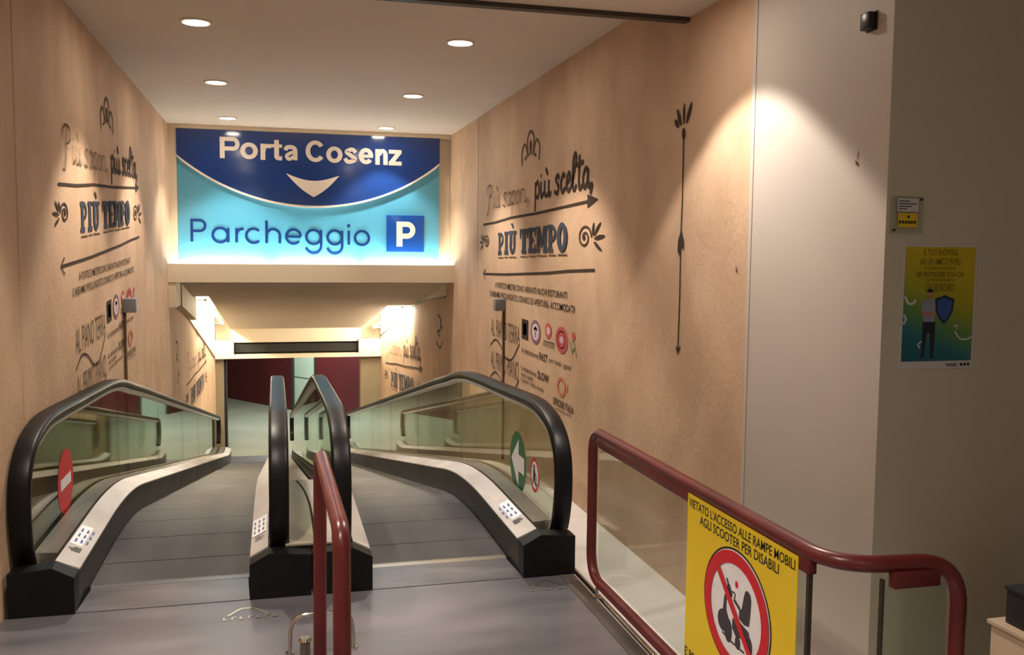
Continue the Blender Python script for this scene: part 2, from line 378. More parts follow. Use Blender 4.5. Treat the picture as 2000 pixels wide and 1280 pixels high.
def slogan_art(parent, place, side, full=True):
    """the printed slogan, page coordinates: U metres from the left margin, z metres above the floor"""
    a = Art()                                                           # little crown over the slogan
    a.stroke([(1.58, 2.36), (1.56, 2.47), (1.66, 2.53), (1.74, 2.44), (1.66, 2.40)], .022)
    a.stroke([(2.10, 2.36), (2.12, 2.47), (2.02, 2.53), (1.94, 2.44), (2.02, 2.40)], .022)
    a.stroke([(1.76, 2.44), (1.74, 2.56), (1.84, 2.62), (1.94, 2.56), (1.92, 2.44)], .022)
    a.disc(1.84, 2.50, .035, .05); a.stroke([(1.78, 2.42), (1.84, 2.45), (1.90, 2.42)], .016)
    a.build('crown_ornament', 'ink_thin', parent, place)
    a = Art(); x = script(a, 'Più sapori,'.replace('ù', 'u'), .2, 2.04, .245, .118, .013, True)
    a.build('slogan_outline_lettering', 'ink_thin', parent, place)
    a = Art(); x = script(a, 'piu', 1.98, 2.055, .25, .125, .034); script(a, 'scelta,', x+.09, 2.06, .235, .128, .034)
    a.build('slogan_bold_lettering', 'ink', parent, place)
    a = Art(); a.stroke([(.05, 1.893), (.6, 1.90), (1.2, 1.925), (2.0, 1.93), (3.4, 1.962)], .020, False)
    a.poly([(3.33, 2.01), (3.55, 1.966), (3.33, 1.915)]); a.build('arrow', 'ink', parent, place)
    a = Art(); x = .70; y0 = 1.585
    for ch, wd in (('P', .25), ('I', .18), ('Ù', .29), (' ', .11), ('T', .28), ('E', .25), ('M', .33), ('P', .25), ('O', .27)):
        if ch != ' ': slab(a, ch, x, y0+.018*(x-.7), wd-.014, .212)
        x += wd
    a.build('headline_lettering', 'navy_ink', parent, place)
    a = Art(); x = .70
    for wd in (.25, .18, .29, .11, .28, .25, .33, .25, .27):
        if wd != .11: a.stroke([(x+.02, y0-.026+.018*(x-.7)), (x+wd-.02, y0-.026+.018*(x-.7))], .010, False)
        x += wd
    a.build('headline_shadow_line', 'ink_thin', parent, place)
    for cx, sg in ((3.30, 1), (.19, -1)):                                  # spiral with drops
        k = .8 if sg < 0 else 1; a = Art()
        a.stroke([(cx+sg*k*(-.02+.15*(1-t/14)*math.cos(t*.9)), 1.715+k*.085*(1-t/14)*math.sin(t*.9)) for t in range(13)], .016, ax=1.6)
        a.disc(cx-sg*.03, 1.715, .024, .02)
        for an, ln in ((78, .14), (46, .20), (8, .20), (-32, .18)):
            c_, s_ = math.cos(math.radians(an)), math.sin(math.radians(an)); bx = cx+sg*k*.13; by = 1.70
            a.stroke([(bx+sg*k*.05*c_, by+k*.03*s_), (bx+sg*k*(.05+ln*.5)*c_, by+k*(.03+ln*.32)*s_), (bx+sg*k*(.06+ln)*c_, by+k*(.03+ln*.62)*s_)], .030*k, taper=True, ax=1.3)
        a.build('spiral_ornament', 'ink', parent, place)
    if not full: return
    a = Art(); a.stroke([(.08, 1.389), (1.0, 1.405), (2.4, 1.45), (2.9, 1.475), (3.5, 1.494)], .020, False)
    a.stroke([(.17, 1.44), (.06, 1.389), (.17, 1.335)], .016, False); a.build('arrow', 'ink', parent, place)
    a = Art(); a.text('A PORTE DI MESTRE SONO ARRIVATI NUOVI RISTORANTI', .60, 2.90, 1.268, 1.322, .008)
    a.text("E ABBIAMO PROLUNGATO L'ORARIO DI APERTURA. ACCOMODATI!", .39, 3.09, 1.175, 1.232, .008); a.build('text_lines', 'ink', parent, place)
    for yy, wd_, c2 in ((.79, 'AL PIANO TERRA', 1.55), (.47, 'AL PRIMO PIANO', 1.53)):
        a = Art(); a.text(wd_, .44, c2, yy, yy+.17, -.012); a.build('floor_heading_lettering', 'ink_thin', parent, place)
        a = Art(); b = yy-.07
        a.stroke([(.42, b-.03), (.62, b+.04), (.82, b+.01), (1.05, b-.09), (1.28, b-.08), (1.54, b+.08)], .014, ax=1.3)
        a.build('swoosh_line', 'ink', parent, place)
    a = Art(); a.rect(1.62, .865, 1.83, 1.035); a.build('square_logo', 'ink', parent, place)
    a = Art(); a.rect(1.67, .90, 1.78, 1.0); a.build('square_logo_centre', 'logo_green', parent, place, 'olive square inside the dark logo')
    a = Art(); a.ring(2.06, .955, .072, .10, 1.5); a.build('round_logo', 'logo_purple', parent, place, 'purple ring logo')
    a = Art(); a.disc(2.06, .955, .105, .07); a.build('round_logo_centre', 'logo_pale', parent, place, 'pale centre of the purple ring logo')
    a = Art(); a.ring(2.06, .965, .01, .034, 1.6, a0=0, a1=PI); a.rect(2.045, .91, 2.075, .965); a.build('round_logo_mark', 'logo_purple', parent, place)
    a = Art(); a.ring(2.43, .995, .032, .062, 1.5); a.build('small_ring_logo', 'logo_red', parent, place, 'small red ring logo')
    a = Art(); a.disc(2.43, .995, .046, .031); a.build('small_ring_centre', 'logo_pale', parent, place, 'pale centre of the small red ring')
    a = Art(); a.rect(2.30, .905, 2.60, .912); a.text('NOVE NOVE', 2.29, 2.61, .865, .897, .005); a.build('small_ring_caption', 'ink', parent, place)
    a = Art(); a.disc(2.78, .955, .155, .10); a.build('disc_logo', 'logo_red', parent, place, 'solid red disc logo')
    a = Art(); a.ring(2.78, .955, .060, .068, 1.5); a.ring(2.78, .955, .02, .028, 1.5); a.rect(2.735, .94, 2.825, .972); a.build('disc_logo_mark', 'logo_pale', parent, place, 'pale ring on the red disc logo')
    a = Art(); a.disc(3.07, 1.01, .04, .03); a.build('dot_logo', 'logo_red', parent, place, 'red dot of the last logo in the row')
    a = Art(); a.stroke([(2.98, .97), (3.03, .90), (3.1, .94), (3.04, .98)], .014); a.stroke([(3.04, .88), (3.1, .93), (3.14, .86)], .012); a.build('leaf_logo', 'logo_green', parent, place, 'green leaf strokes of the last logo')
    a = Art(); a.text('la ristorazione', 1.63, 2.15, .742, .79, .004); a.text('FAST', 2.18, 2.42, .738, .80, .018); a.text('per tutti i gusti', 2.46, 3.02, .742, .79, .004)
    a.text('la ristorazione', 1.62, 2.10, .585, .63, .004); a.text('SLOW', 2.14, 2.46, .58, .645, .018)
    a.text('con tutti', 1.62, 2.0, .535, .572, .004); a.text('i piaceri della tavola', 1.62, 2.32, .482, .522, .004); a.build('caption_lines', 'ink', parent, place)
    a = Art(); a.ring(2.79, .60, .05, .074, 1.5); a.rect(2.93, .57, 2.95, .64); a.build('ring_logo', 'logo_orange', parent, place, 'orange ring logo')
    a = Art(); a.text('OFFICINE ITALIA', 2.58, 3.09, .44, .495, .012); a.rect(2.66, .415, 3.05, .42); a.build('ring_logo_caption', 'ink', parent, place)

# ------------------------------------------------------------------ the setting
XL, XR, ZC, YS = -1.155, 2.085, 3.021, 11.25        # corridor: left wall, right wall, ceiling, sign wall
SL = .199                                           # slope of the ramps
def zb(y):
    """pallet surface: landing, ramp, lower landing"""
    a0, a1, b0, b1 = 5.25, 6.55, 17.7, 18.6
    def ramp(t, p, q):
        if t <= p: return 0
        if t >= q: return (q-p)/2+(t-q)
        return (t-p)**2/(2*(q-p))
    return -SL*(ramp(y, a0, a1)-ramp(y, b0, b1))
ZLOW = zb(18.7)
def lin(x, pts):
    for (a, b), (c, d) in zip(pts, pts[1:]):
        if x <= c: return b+(d-b)*(x-a)/(c-a)
    return pts[-1][1]
TOPCURVE = [(11.2, .95), (11.9, .90), (12.7, .77), (13.4, .64), (14.2, .47), (16.2, .06), (18.8, -.49), (19.1, -.55)]
TOPRIGHT = [(11.2, 1.06), (13, .92), (14.3, .77), (16, .43), (19.1, -.13)]
def soffit(y): return 1.215+(y-11.45)*(.06-1.215)/(19-11.45)

# floors
m = MB()
m.box(XL, 1.435, -3, 4.31, -.3, 0); m.box(1.435, 5, -3, 2.14, -.3, 0); m.box(2.085, 5, 2.14, 2.84, -.3, 0)
floor = struct(m.build('floor', 'floor_metal', None, False))
m = MB(); ys = [2.14+i*.3 for i in range(58)]
m.loft([[(1.435, y, (-.2 if y < 6 else min(-.2, zb(y)-.05))) for y in [y0]]+[(XR, y0, (-.2 if y0 < 6 else min(-.2, zb(y0)-.05)))]+[(XR, y0, -3.2), (1.435, y0, -3.2)] for y0 in ys])
struct(m.build('floor_side_ledge', 'ledge', None, False))
m = MB(); m.box(-4, 6, 18.0, 30, ZLOW-.3, ZLOW); low_floor = struct(m.build('floor_lower', 'low_floor', None, False))

# walls of the corridor
m = MB(); m.box(XL-.15, XL, -3, 11.5, -3.2, 3.2); wall_l = struct(m.build('wall_left', 'beige', None, False))
m = MB(); m.box(XR, XR+.15, 3.81, 11.5, -3.2, 3.2); wall_r = struct(m.build('wall_right', 'beige', None, False))
m = MB(); m.box(XR-.006, XR+.15, 2.8415, 3.808, -.3, 3.2); m.box(XR-.01, XR-.006, 3.785, 3.812, -.3, 3.2); wall_c = struct(m.build('wall_right_column', 'white_panel', None, False))
m = MB(); m.box(XR-.004, 5, 2.840, 3.0, -.3, 3.2); wall_f = struct(m.build('wall_facing', 'grey_wall', None, False))
m = MB(); m.box(5, 5.15, -3, 3, -.3, 3.2); struct(m.build('wall_mall', 'grey_wall', None, False))
# faint vertical joints of the wall covering
for x0, yy in ((XL, 4.76), (XR, 9.62)):
    m = MB(); m.box(x0-.004, x0+.003, yy-.006, yy+.006, -.5, 3.02); o = m.build('panel_joint', 'beige', wall_l if x0 < 0 else wall_r)
# lower part of the tunnel: beige panels under a sloping top, cream above
def sidewall(name, x0, x1):
    tops = [(y, lin(y, TOPCURVE if x0 < 0 else TOPRIGHT)) for y in [11.5, 11.9, 12.3, 12.7, 13.1, 13.5, 13.9, 14.3, 15, 16, 17, 18, 19]]
    m = MB(); m.prism([(x0, y, z) for y, z in tops]+[(x0, 19, -3.2), (x0, 11.5, -3.2)], (x1-x0, 0, 0))
    o = struct(m.build(name, 'beige', None, False))
    m = MB(); m.prism([(x0, y, z+.012) for y, z in tops]+[(x0, 19, .8), (x0, 11.5, 2.2)], (x1-x0, 0, 0))
    struct(m.build(name+'_upper', 'cream', None, False))
    s_ = 1 if x1 < x0 else -1
    m = MB(); xs = x0+.012*s_
    m.loft([[(x0, y, z), (xs, y, z), (xs, y, z+.022), (x0, y, z+.022)] for y, z in tops]); m.build('panel_edge_trim', 'dark', o)
    return o
low_l = sidewall('wall_left_lower', XL, XL-.15); low_r = sidewall('wall_right_lower', XR, XR+.15)
# ceilings
m = MB(); m.box(XL-.1, XR+.1, 4.56, 11.5, ZC, ZC+.15); struct(m.build('ceiling', 'ceiling', None, False))
m = MB(); m.box(XL-.1, 5, -3, 4.50, 2.822, 3.2); struct(m.build('ceiling_near', 'ceiling', None, False))
m = MB(); m.box(XL, XR, 4.50, 4.555, 2.80, 3.1); tr = struct(m.build('trim_1', 'dark', None, False))
m = MB(); m.prism([(-.86, 11.45, soffit(11.45)), (-.86, 19, soffit(19)), (-.86, 19, soffit(19)+.06), (-.86, 11.45, soffit(11.45)+.06)], (2.54, 0, 0))
m.prism([(XL, 11.25, soffit(11.25)), (XL, 12.9, soffit(12.9)), (XL, 12.9, soffit(12.9)+.06), (XL, 11.25, soffit(11.25)+.06)], (.296, 0, 0)); m.prism([(1.678, 11.25, soffit(11.25)), (1.678, 14.3, soffit(14.3)), (1.678, 14.3, soffit(14.3)+.06), (1.678, 11.25, soffit(11.25)+.06)], (XR-1.678, 0, 0))
struct(m.build('ceiling_ramp', 'ceiling', None, False))
m = MB(); m.box(XL, -.859, 12.9, 12.95, soffit(12.9), soffit(12.9)+.5); m.box(1.679, XR, 14.3, 14.36, soffit(14.3), soffit(14.3)+.5); m.prism([(XL, 11.45, soffit(11.45)+.42), (XL, 19, soffit(19)+.42), (XL, 19, soffit(19)+.5), (XL, 11.45, soffit(11.45)+.5)], (XR-XL, 0, 0))
struct(m.build('ceiling_ramp_upper', 'ceiling', None, False))
m = MB(); m.prism([(XL, 11.51, lin(11.51, TOPCURVE)+.02), (XL, 13.5, lin(13.5, TOPCURVE)+.02), (XL, 13.5, soffit(13.5)+.3), (XL, 12.95, soffit(12.95)-.001), (XL, 11.51, soffit(11.51)-.001)], (.095, 0, 0))
struct(m.build('trim_10', 'cream', None, False))
# sign wall above the opening, with the trough ledge
m = MB(); m.box(XL, XR, 11.26, 11.5, 1.243, ZC); struct(m.build('wall_sign', 'cream', None, False))
m = MB(); m.prism([(XL, 10.96, 1.243), (XL, 10.96, 1.452), (XL, 11.0, 1.452), (XL, 11.0, 1.37), (XL, 11.26, 1.37), (XL, 11.26, 1.243)], (XR-XL, 0, 0))
struct(m.build('trim_2', 'cream', None, False))
m = MB(); m.box(XL, -1.075, 10.97, 11.5, .96, 1.24); m.box(XL, -1.065, 11.18, 11.26, 1.453, ZC-.002)
struct(m.build('trim_3', 'cream', None, False))
# far end: header, dark recess, jambs
m = MB(); m.box(XL, XR, 18.85, 19.25, -.515, -.435); m.box(XL, -.80, 18.85, 19.25, -.435, -.16); m.box(1.63, XR, 18.85, 19.25, -.435, -.16)
m.box(-.86, 1.68, 18.95, 19.25, -.205, .09); m.box(XL, XR, 19.25, 19.4, -.515, 1.0)
struct(m.build('wall_far_header', 'cream', None, False))
m = MB(); m.box(-.798, 1.628, 19.06, 19.24, -.433, -.207); m.box(-.79, 1.62, 18.93, 18.96, -.40, -.24)
struct(m.build('trim_4', 'void', None, False))
m = MB(); m.box(XL, -1.0, 19.0, 19.3, -3.2, -.516); struct(m.build('trim_5', 'jamb', None, False))
m = MB(); m.box(1.68, XR, 19.0, 19.3, -3.2, -.516); struct(m.build('trim_6', 'jamb', None, False))
m = MB(); m.box(-1.0, -.95, 19.05, 19.3, ZLOW, -.516); struct(m.build('trim_7', 'void', None, False))
# lower hall
A = Vector((-1.3, 26.4, 0)); D = Vector((2.9, -4.1, 0)); Dn = D.normalized(); Nn = Vector((Dn.y, -Dn.x, 0))
if Nn.y < 0: Nn = -Nn
def slab_on(t0, t1, z0, z1, off, th):
    m = MB(); p = A+D*t0+Nn*off; q = A+D*t1+Nn*off
    m.prism([(p.x, p.y, z0), (q.x, q.y, z0), (q.x, q.y, z1), (p.x, p.y, z1)], Nn*th); return m
struct(slab_on(-.6, .580, ZLOW, .6, 0, .12).build('wall_hall_left', 'red_panel', None, False))
struct(slab_on(.775, 1.5, ZLOW, .6, 0, .12).build('wall_hall_right', 'red_panel', None, False))
d = struct(slab_on(.584, .771, ZLOW, .2, .06, .06).build('door_1', 'pale_green', None, False))
slab_on(.576, .590, ZLOW, .2, -.01, .06).build('door_frame', 'dark', d); slab_on(.765, .779, ZLOW, .2, -.01, .06).build('door_frame', 'dark', d)
slab_on(.64, .70, -.70, -.60, .03, .03).build('door_closer', 'dark', d)
slab_on(.59, .765, -1.585, -1.57, .052, .008).build('door_rail', 'dark', d)
m = MB(); m.box(-4, 6, 19.4, 30, .6, .75); struct(m.build('ceiling_hall', 'ceiling', None, False))
m = MB(); m.box(-4, XL, 19.3, 19.45, -3, .6); struct(m.build('wall_hall_near_left', 'cream', None, False))
m = MB(); m.box(XR, 6, 19.3, 19.45, -3, .6); struct(m.build('wall_hall_near_right', 'cream', None, False))
m = MB(); m.box(-4.15, -4, 19.3, 30, -3, .6); struct(m.build('wall_hall_side', 'cream', None, False))

# ------------------------------------------------------------------ print on the walls
slogan_art(wall_r, lambda u, v: (XR-.004, 9.4-u, v), 'right')
slogan_art(wall_l, lambda u, v: (XL+.004, 5.56+.905*u, 2.05+.905*(v-1.93)+.034*(u-1.75)), 'left')
slogan_art(low_r, lambda u, v: (XR-.004, 18.1-1.33*u, -.33+1.35*(v-1.93)+.10*(u-1.75)), 'right', False)
slogan_art(low_l, lambda u, v: (XL+.004, 12.8+1.05*u, -.23+1.1*(v-1.93)-.05*(u-1.75)), 'left', False)
# tall feathered arrow near the end of the right wall
P = lambda u, v: (XR-.004, 4.54-u, v)
a = Art(); a.stroke([(0, 2.25), (.004, 1.9), (-.004, 1.68), (.0, 1.4), (-.008, 1.11)], .014, False)
a.disc(0, 2.235, .022, .03)
a.poly([(-.042, 1.625), (-.036, 1.68), (0, 1.735), (.036, 1.68), (.042, 1.625), (.012, 1.645), (-.004, 1.60), (-.02, 1.60)])
a.poly([(-.04, 1.115), (-.01, 1.105), (.03, 1.12), (.0, 1.082), (-.012, 1.075)])
for dx, dy, ln, wd in ((-.11, .035, .07, .03), (-.055, .045, .11, .026), (.0, .05, .11, .018), (.055, .05, .12, .026)):
    t = Vector((dx*1.1, .10, 0)).normalized()
    a.stroke([(dx*.55, 2.262+dy*.4), (dx*.55+t.x*ln*.5, 2.262+dy*.4+t.y*ln*.5), (dx*.55+t.x*ln, 2.262+dy*.4+t.y*ln)], wd, taper=True, ax=1.5)
a.build('feathered_arrow', 'ink', wall_r, P)
P2 = lambda u, v: (XR-.004, 12.0-u, v)
a = Art(); a.stroke([(-.1, .78), (.12, .74), (.1, .60), (-.1, .56), (.08, .50)], .03); a.stroke([(.2, .74), (.1, .68), (.28, .62)], .03)
a.stroke([(-.2, .42), (.1, .36), (.3, .46)], .026); a.build('side_ornament', 'ink', low_r, P2)
P2 = lambda u, v: (XL+.004, 11.75+u, v)
a = Art(); a.stroke([(-.1, .52), (.1, .46), (.06, .36), (-.08, .32), (.08, .26)], .03); a.disc(.12, .1, .04); a.disc(.0, .02, .03); a.build('side_ornament', 'ink', low_l, P2)
a = Art()
for yy, zz in ((.13, 1.66), (.2, 1.02), (.16, 2.2), (5.05, 1.55), (.22, .95)): a.stroke([(yy, zz), (yy+.008, zz-.012), (yy+.004, zz-.03)], .010, taper=True)
a.build('ink_specks', 'ink_thin', wall_r, lambda u, v: (XR-.004, 8.95+.55-u, v) if u < 1 else (XR-.004, 8.98-u, v))
a = Art(); a.stroke([(.006, .034), (.002, .004)], .004); a.stroke([(-.008, .0), (.0, -.012), (.008, -.018)], .007); a.stroke([(.004, -.004), (-.006, -.014)], .005); a.build('scuff_mark', 'ink_thin', wall_c, lambda u, v: (XR-.0085, 3.02-u, 1.953+v))

# ------------------------------------------------------------------ ceiling downlights
def make_downlight():
    t = thing('ceiling_downlight', '', 'ceiling light')
    m = MB(); seg = 28
    prof = [(.078, .004), (.100, .0), (.100, -.007), (.082, -.010), (.076, .0)]
    m.loft([[(r*math.cos(2*PI*k/seg), r*math.sin(2*PI*k/seg), z) for k in range(seg)] for r, z in prof], True, False)
    m.build('trim_ring', 'cream', t)
    m = MB(); m.cyl((0, 0, -.001), (0, 0, -1), .076, .005, seg); m.build('lamp', 'dl_lamp', t)
    return t
proto = make_downlight(); first = True
def copy_tree(o, parent=None):
    c = o.copy(); COL.objects.link(c); c.parent = parent
    for ch in o.children: copy_tree(ch, c)
    return c
def spot(loc, power, half, name='downlight_beam', blend=.45, col=WARM, r=.05):
    l = bpy.data.lights.new(name, 'SPOT'); l.energy = power; l.color = col; l.spot_size = math.radians(2*half); l.spot_blend = blend
    l.shadow_soft_size = r; o = bpy.data.objects.new(name, l); COL.objects.link(o); o.location = loc; return o
def downlight(x, y, z, label, power=DOWN_W, half=SPOT_HALF, grp='downlights of the corridor ceiling', blend=.4, col=WARM, r=.05):
    global first
    t = proto if first else copy_tree(proto); first = False
    t.location = (x, y, z); tag(t, label, None, grp)
    spot((x, y, z-.03), power, half, blend=blend, col=col, r=r)
downlight(-.46, 6.2, ZC, 'round recessed downlight at top left of the ceiling, largest of the left row')
downlight(1.23, 6.28, ZC, 'round recessed downlight at top right of the ceiling, largest of the right row')
downlight(-.465, 8.33, ZC, 'middle recessed downlight of the left row')
downlight(1.23, 8.5, ZC, 'middle recessed downlight of the right row')
downlight(-.475, 10.5, ZC, 'smallest downlight of the left row, close above the blue sign', DOWN_W*.7)
downlight(1.25, 10.75, ZC, 'smallest downlight of the right row, close above the blue sign', DOWN_W*.6)
downlight(1.54, 3.80, 2.822, 'downlight over the end of the right wall, above the red railing', DOWN_W*.68, 50, blend=.16, col=(1, .91, .80))
downlight(-.46, 3.4, 2.822, 'downlight over the landing beside the left wall', DOWN_W*.8, 50)
downlight(-.30, 1.3, 2.822, 'added fill downlight over the landing, out of view', DOWN_W*.8, 55)  # unseen lamp added as fill for the landing and facing wall

downlight(.75, -1.3, 2.822, 'added fill downlight behind the viewpoint, right of two', DOWN_W*.95, 62, r=.22)  # invented lamp behind the camera, brightens the facing wall
downlight(.35, -1.3, 2.822, 'added fill downlight behind the viewpoint, left of two', DOWN_W*.95, 62, r=.22)  # second invented lamp, same purpose
m = MB(); m.box(1.66, 2.3, .75, 1.25, 0, 2.82, .01); struct(m.build('wall_added_shade_pillar', 'grey_wall', None, False))  # unseen pillar added to shade the right end of the facing wall

# ------------------------------------------------------------------ fluorescent tubes in the coves and behind the ledge
def tube_light(name, label, p, q, r, mat, grp, wall=None):
    t = thing(name, label, 'fluorescent tube', ((p[0]+q[0])/2, (p[1]+q[1])/2, (p[2]+q[2])/2), grp)
    p, q = Vector(p), Vector(q); d = (q-p).normalized()
    m = MB(); m.tube([p+d*.03, q-d*.03], r, 12); m.build('tube', mat, t)
    for e, s_ in ((p, 1), (q, -1)):
        if wall is not None:
            c_ = e+d*s_*.02; m = MB(); m.tube([c_, (wall, c_.y, c_.z)], .008, 8); m.build('bracket', 'alu', t)
        else:
            c_ = e+d*s_*.02; m = MB(); m.tube([c_, (c_.x, c_.y, 1.371)], .008, 8); m.build('bracket', 'alu', t)
        m = MB(); m.tube([e, e+d*s_*.035], r*1.15, 12); m.build('end_cap', 'alu', t)
for side, x, dz in (('left', -1.00, .10), ('right', 1.93, -.01)):
    for k, (ya, yb) in enumerate(((14.35, 15.75), (15.8, 17.25), (17.3, 18.8))):
        if side == 'right': ya += .1*(k == 0)
        tube_light('fluorescent_tube', '%s glowing tube in the %s cove above the lower ramp' % (('uppermost', 'middle', 'lowest')[k], side),
                   (x, ya, soffit(ya)+dz), (x, yb, soffit(yb)+dz), .02, 'tube_lamp', 'tubes in the coves over the ramps', XL+.001 if side == 'left' else XR-.001)
for k in range(3):
    xa = -1.10+k*1.06
    tube_light('fluorescent_tube', '%s white tube in the trough under the blue sign' % ('left', 'middle', 'right')[k], (xa, 11.12, 1.415), (xa+1.03, 11.12, 1.415), .018, 'up_lamp', 'tubes under the sign')

# ------------------------------------------------------------------ the big sign
sg = thing('overhead_sign', 'large blue and cyan overhead sign reading Porta Cosenz and Parcheggio', 'sign', (.44, 11.2, 1.46))
SX0, SX1, SZ0, SZ1 = -1.062, 1.942, 1.462, 2.972
m = MB(); m.box(XL+.09, XR-.002, 11.16, 11.258, SZ1+.002, ZC-.003); m.build('top_frame', 'cream', sg)
m = MB(); m.box(SX0, SX1, 11.20, 11.255, SZ0, SZ1, .004); m.build('backing_panel', 'sign_cyan', sg)
def arc_pts(n=40, off=0):
    x0, x1, zt, zm = SX0, SX1, 2.678, 2.135; c = (x0+x1)/2; h = (x1-x0)/2; s_ = zt-zm; r = (h*h+s_*s_)/(2*s_); cz = zm+r
    a = math.asin(h/r); return [(c+(r+off)*math.sin(-a+2*a*k/n), cz-(r+off)*math.cos(-a+2*a*k/n)) for k in range(n+1)]
pts = arc_pts()
m = MB(); m.prism([(x, 11.165, z) for x, z in pts]+[(SX1, 11.165, SZ1), (SX0, 11.165, SZ1)], (0, .034, 0)); m.build('arched_panel', 'sign_navy', sg, False)
m = MB(); o_ = arc_pts(40, .022)
m.loft([[(max(SX0, min(SX1, a_[0])), 11.15, a_[1]), (max(SX0, min(SX1, b_[0])), 11.15, b_[1]), (max(SX0, min(SX1, b_[0])), 11.199, b_[1]), (max(SX0, min(SX1, a_[0])), 11.199, a_[1])] for a_, b_ in zip(pts, o_)]); m.build('arch_rim', 'sign_white', sg, False)
Pl = lambda u, v: (u, 11.161, v)
def grotesque(art, ch, x0, x1, b, cap=.242, xh=.184, w=.053):
    """bold grotesque letter between x0 and x1 on baseline b"""
    c = (x0+x1)/2; R = lambda p, q, r, t: art.rect(p, q, r, t); wd = x1-x0; v = w*.88
    ov = lambda cx, rx, ry, a0=0, a1=2*PI, n=40: art.parts.append(([pt for k in range(n+1) for pt in ((cx+rx*math.cos(a0+(a1-a0)*k/n), b+ry+ry*math.sin(a0+(a1-a0)*k/n)), (cx+(rx-w)*math.cos(a0+(a1-a0)*k/n), b+ry+(ry-v)*math.sin(a0+(a1-a0)*k/n)))], [(2*k, 2*k+1, 2*k+3, 2*k+2) for k in range(n)]))
    if ch == 'P':
        R(x0, b, x0+w, b+cap); R(x0+w, b+cap-v, x1-.07, b+cap); R(x0+w, b+cap*.36, x1-.07, b+cap*.36+v)
        art.parts.append(half_ring(x1-.072, b+cap*.68, .072, cap*.32, w*.9, v))
    elif ch == 'o': ov(c, wd/2, xh/2+.003)
    elif ch == 'C': ov(c, wd/2, cap/2+.003, .62, 2*PI-.62)
    elif ch == 'r': R(x0, b, x0+w, b+xh); art.stroke([(x0+w*.6, b+xh*.55), (x0+w*1.0, b+xh*.84), (x1, b+xh*.86)], v)
    elif ch == 't': R(c-w/2, b+.03, c+w/2, b+xh+.05); R(x0, b+xh-v*.8, x1, b+xh); art.stroke([(c, b+.06), (c+.008, b+.028), (x1, b+.026)], v, n=5)
    elif ch == 'a':
        R(x1-w*.95, b+.01, x1-.004, b+xh*.72); art.stroke([(x0+.022, b+xh*.66), (x0+.035, b+xh*.83), (c, b+xh*.87), (x1-.04, b+xh*.8), (x1-w*.5, b+xh*.6)], v)
        art.stroke([(x1-.03, b+xh*.56), (c, b+xh*.5), (x0+.034, b+xh*.32), (x0+.05, b+xh*.14), (c, b+xh*.15), (x1-.03, b+xh*.34)], v*.85)
    elif ch == 's': art.stroke([(x1-.024, b+xh*.70), (x1-.05, b+xh*.86), (c, b+xh*.88), (x0+.035, b+xh*.74), (c, b+xh*.52), (x1-.03, b+xh*.28), (c, b+xh*.12), (x0+.04, b+xh*.14), (x0+.016, b+xh*.32)], v)
    elif ch == 'e': ov(c, wd/2, xh/2+.003, .0, 2*PI-.62); R(x0+w*.7, b+xh*.42, x1-.004, b+xh*.42+v*.72)
    elif ch == 'n':
        R(x0, b, x0+w, b+xh); R(x1-w, b, x1, b+xh*.62)
        art.parts.append(([pt for k in range(17) for pt in ((c+.01+(wd/2-.01)*math.cos(PI*k/16), b+xh*.6+xh*.42*math.sin(PI*k/16)), (c+.01+(wd/2-.01-w)*math.cos(PI*k/16), b+xh*.6+(xh*.42-v)*math.sin(PI*k/16)))], [(2*k, 2*k+1, 2*k+3, 2*k+2) for k in range(16)]))
    elif ch == 'z': R(x0, b, x1, b+v); R(x0, b+xh-v, x1, b+xh); art.poly([(x0, b+v*.8), (x0+w*1.25, b+v*.8), (x1, b+xh-v*.8), (x1-w*1.25, b+xh-v*.8)])
for word in ((('P', 430, 467), ('o', 468, 501), ('r', 506, 526), ('t', 526, 547), ('a', 550, 577)), (('C', 592, 630), ('o', 632, 664), ('s', 666, 694), ('e', 696, 725), ('n', 729, 754), ('z', 756, 782))):
    a = Art()
    for ch, p0_, p1_ in word:
        xa, xb = -.594+(p0_-430)*.00589, -.594+(p1_-430)*.00589; grotesque(a, ch, xa, xb, 2.653-.010*(xa+.594))
    a.build('title_lettering', 'sign_white', sg, Pl)
a = Art(); a.poly([(.134, 2.505)]+[(.134+.613*k/12, 2.505-.01*k/12-.075*math.sin(PI*k/12)) for k in range(1, 12)]+[(.747, 2.492)]+[(.747-.299*k/8, 2.492-.256*(k/8)-.028*math.sin(PI*k/8)) for k in range(1, 8)]+[(.448, 2.236)]+[(.448-.314*k/8, 2.236+.269*k/8-.028*math.sin(PI*k/8)) for k in range(1, 8)])
a.build('down_arrow', 'sign_white', sg, Pl)
# Parcheggio in thin round letters
a = Art(); wd = .030; xh = .165; bl = 1.70; rr = xh/2; x = -.92
def ringl(cx, a0=0, a1=2*PI): a.ring(cx, bl+rr, rr-wd/2, rr+wd/2, 1.0, 40, a0, a1)
def stem(x_, z0, z1): a.rect(x_-wd/2, z0, x_+wd/2, z1)
stem(-.915, bl, bl+.262); a.rect(-.915, bl+.262-wd, -.83, bl+.262); a.rect(-.915, bl+.11, -.83, bl+.11+wd)
a.ring(-.83, bl+.186, .046, .076, 1, 24, -PI/2, PI/2)
ringl(-.605); stem(-.518, bl, bl+xh)                                    # a
stem(-.425, bl, bl+xh); a.stroke([(-.425, bl+.09), (-.40, bl+.145), (-.345, bl+.163)], wd)   # r
ringl(-.235, .75, 2*PI-.75)                                              # c
stem(-.09, bl, bl+.262); a.ring(-.015, bl+.09, .06, .06+wd, 1, 24, 0, PI); stem(.06, bl, bl+.09)      # h
ringl(.215, 0, 2*PI-.7); a.rect(.135, bl+rr-wd/2, .30, bl+rr+wd/2)          # e
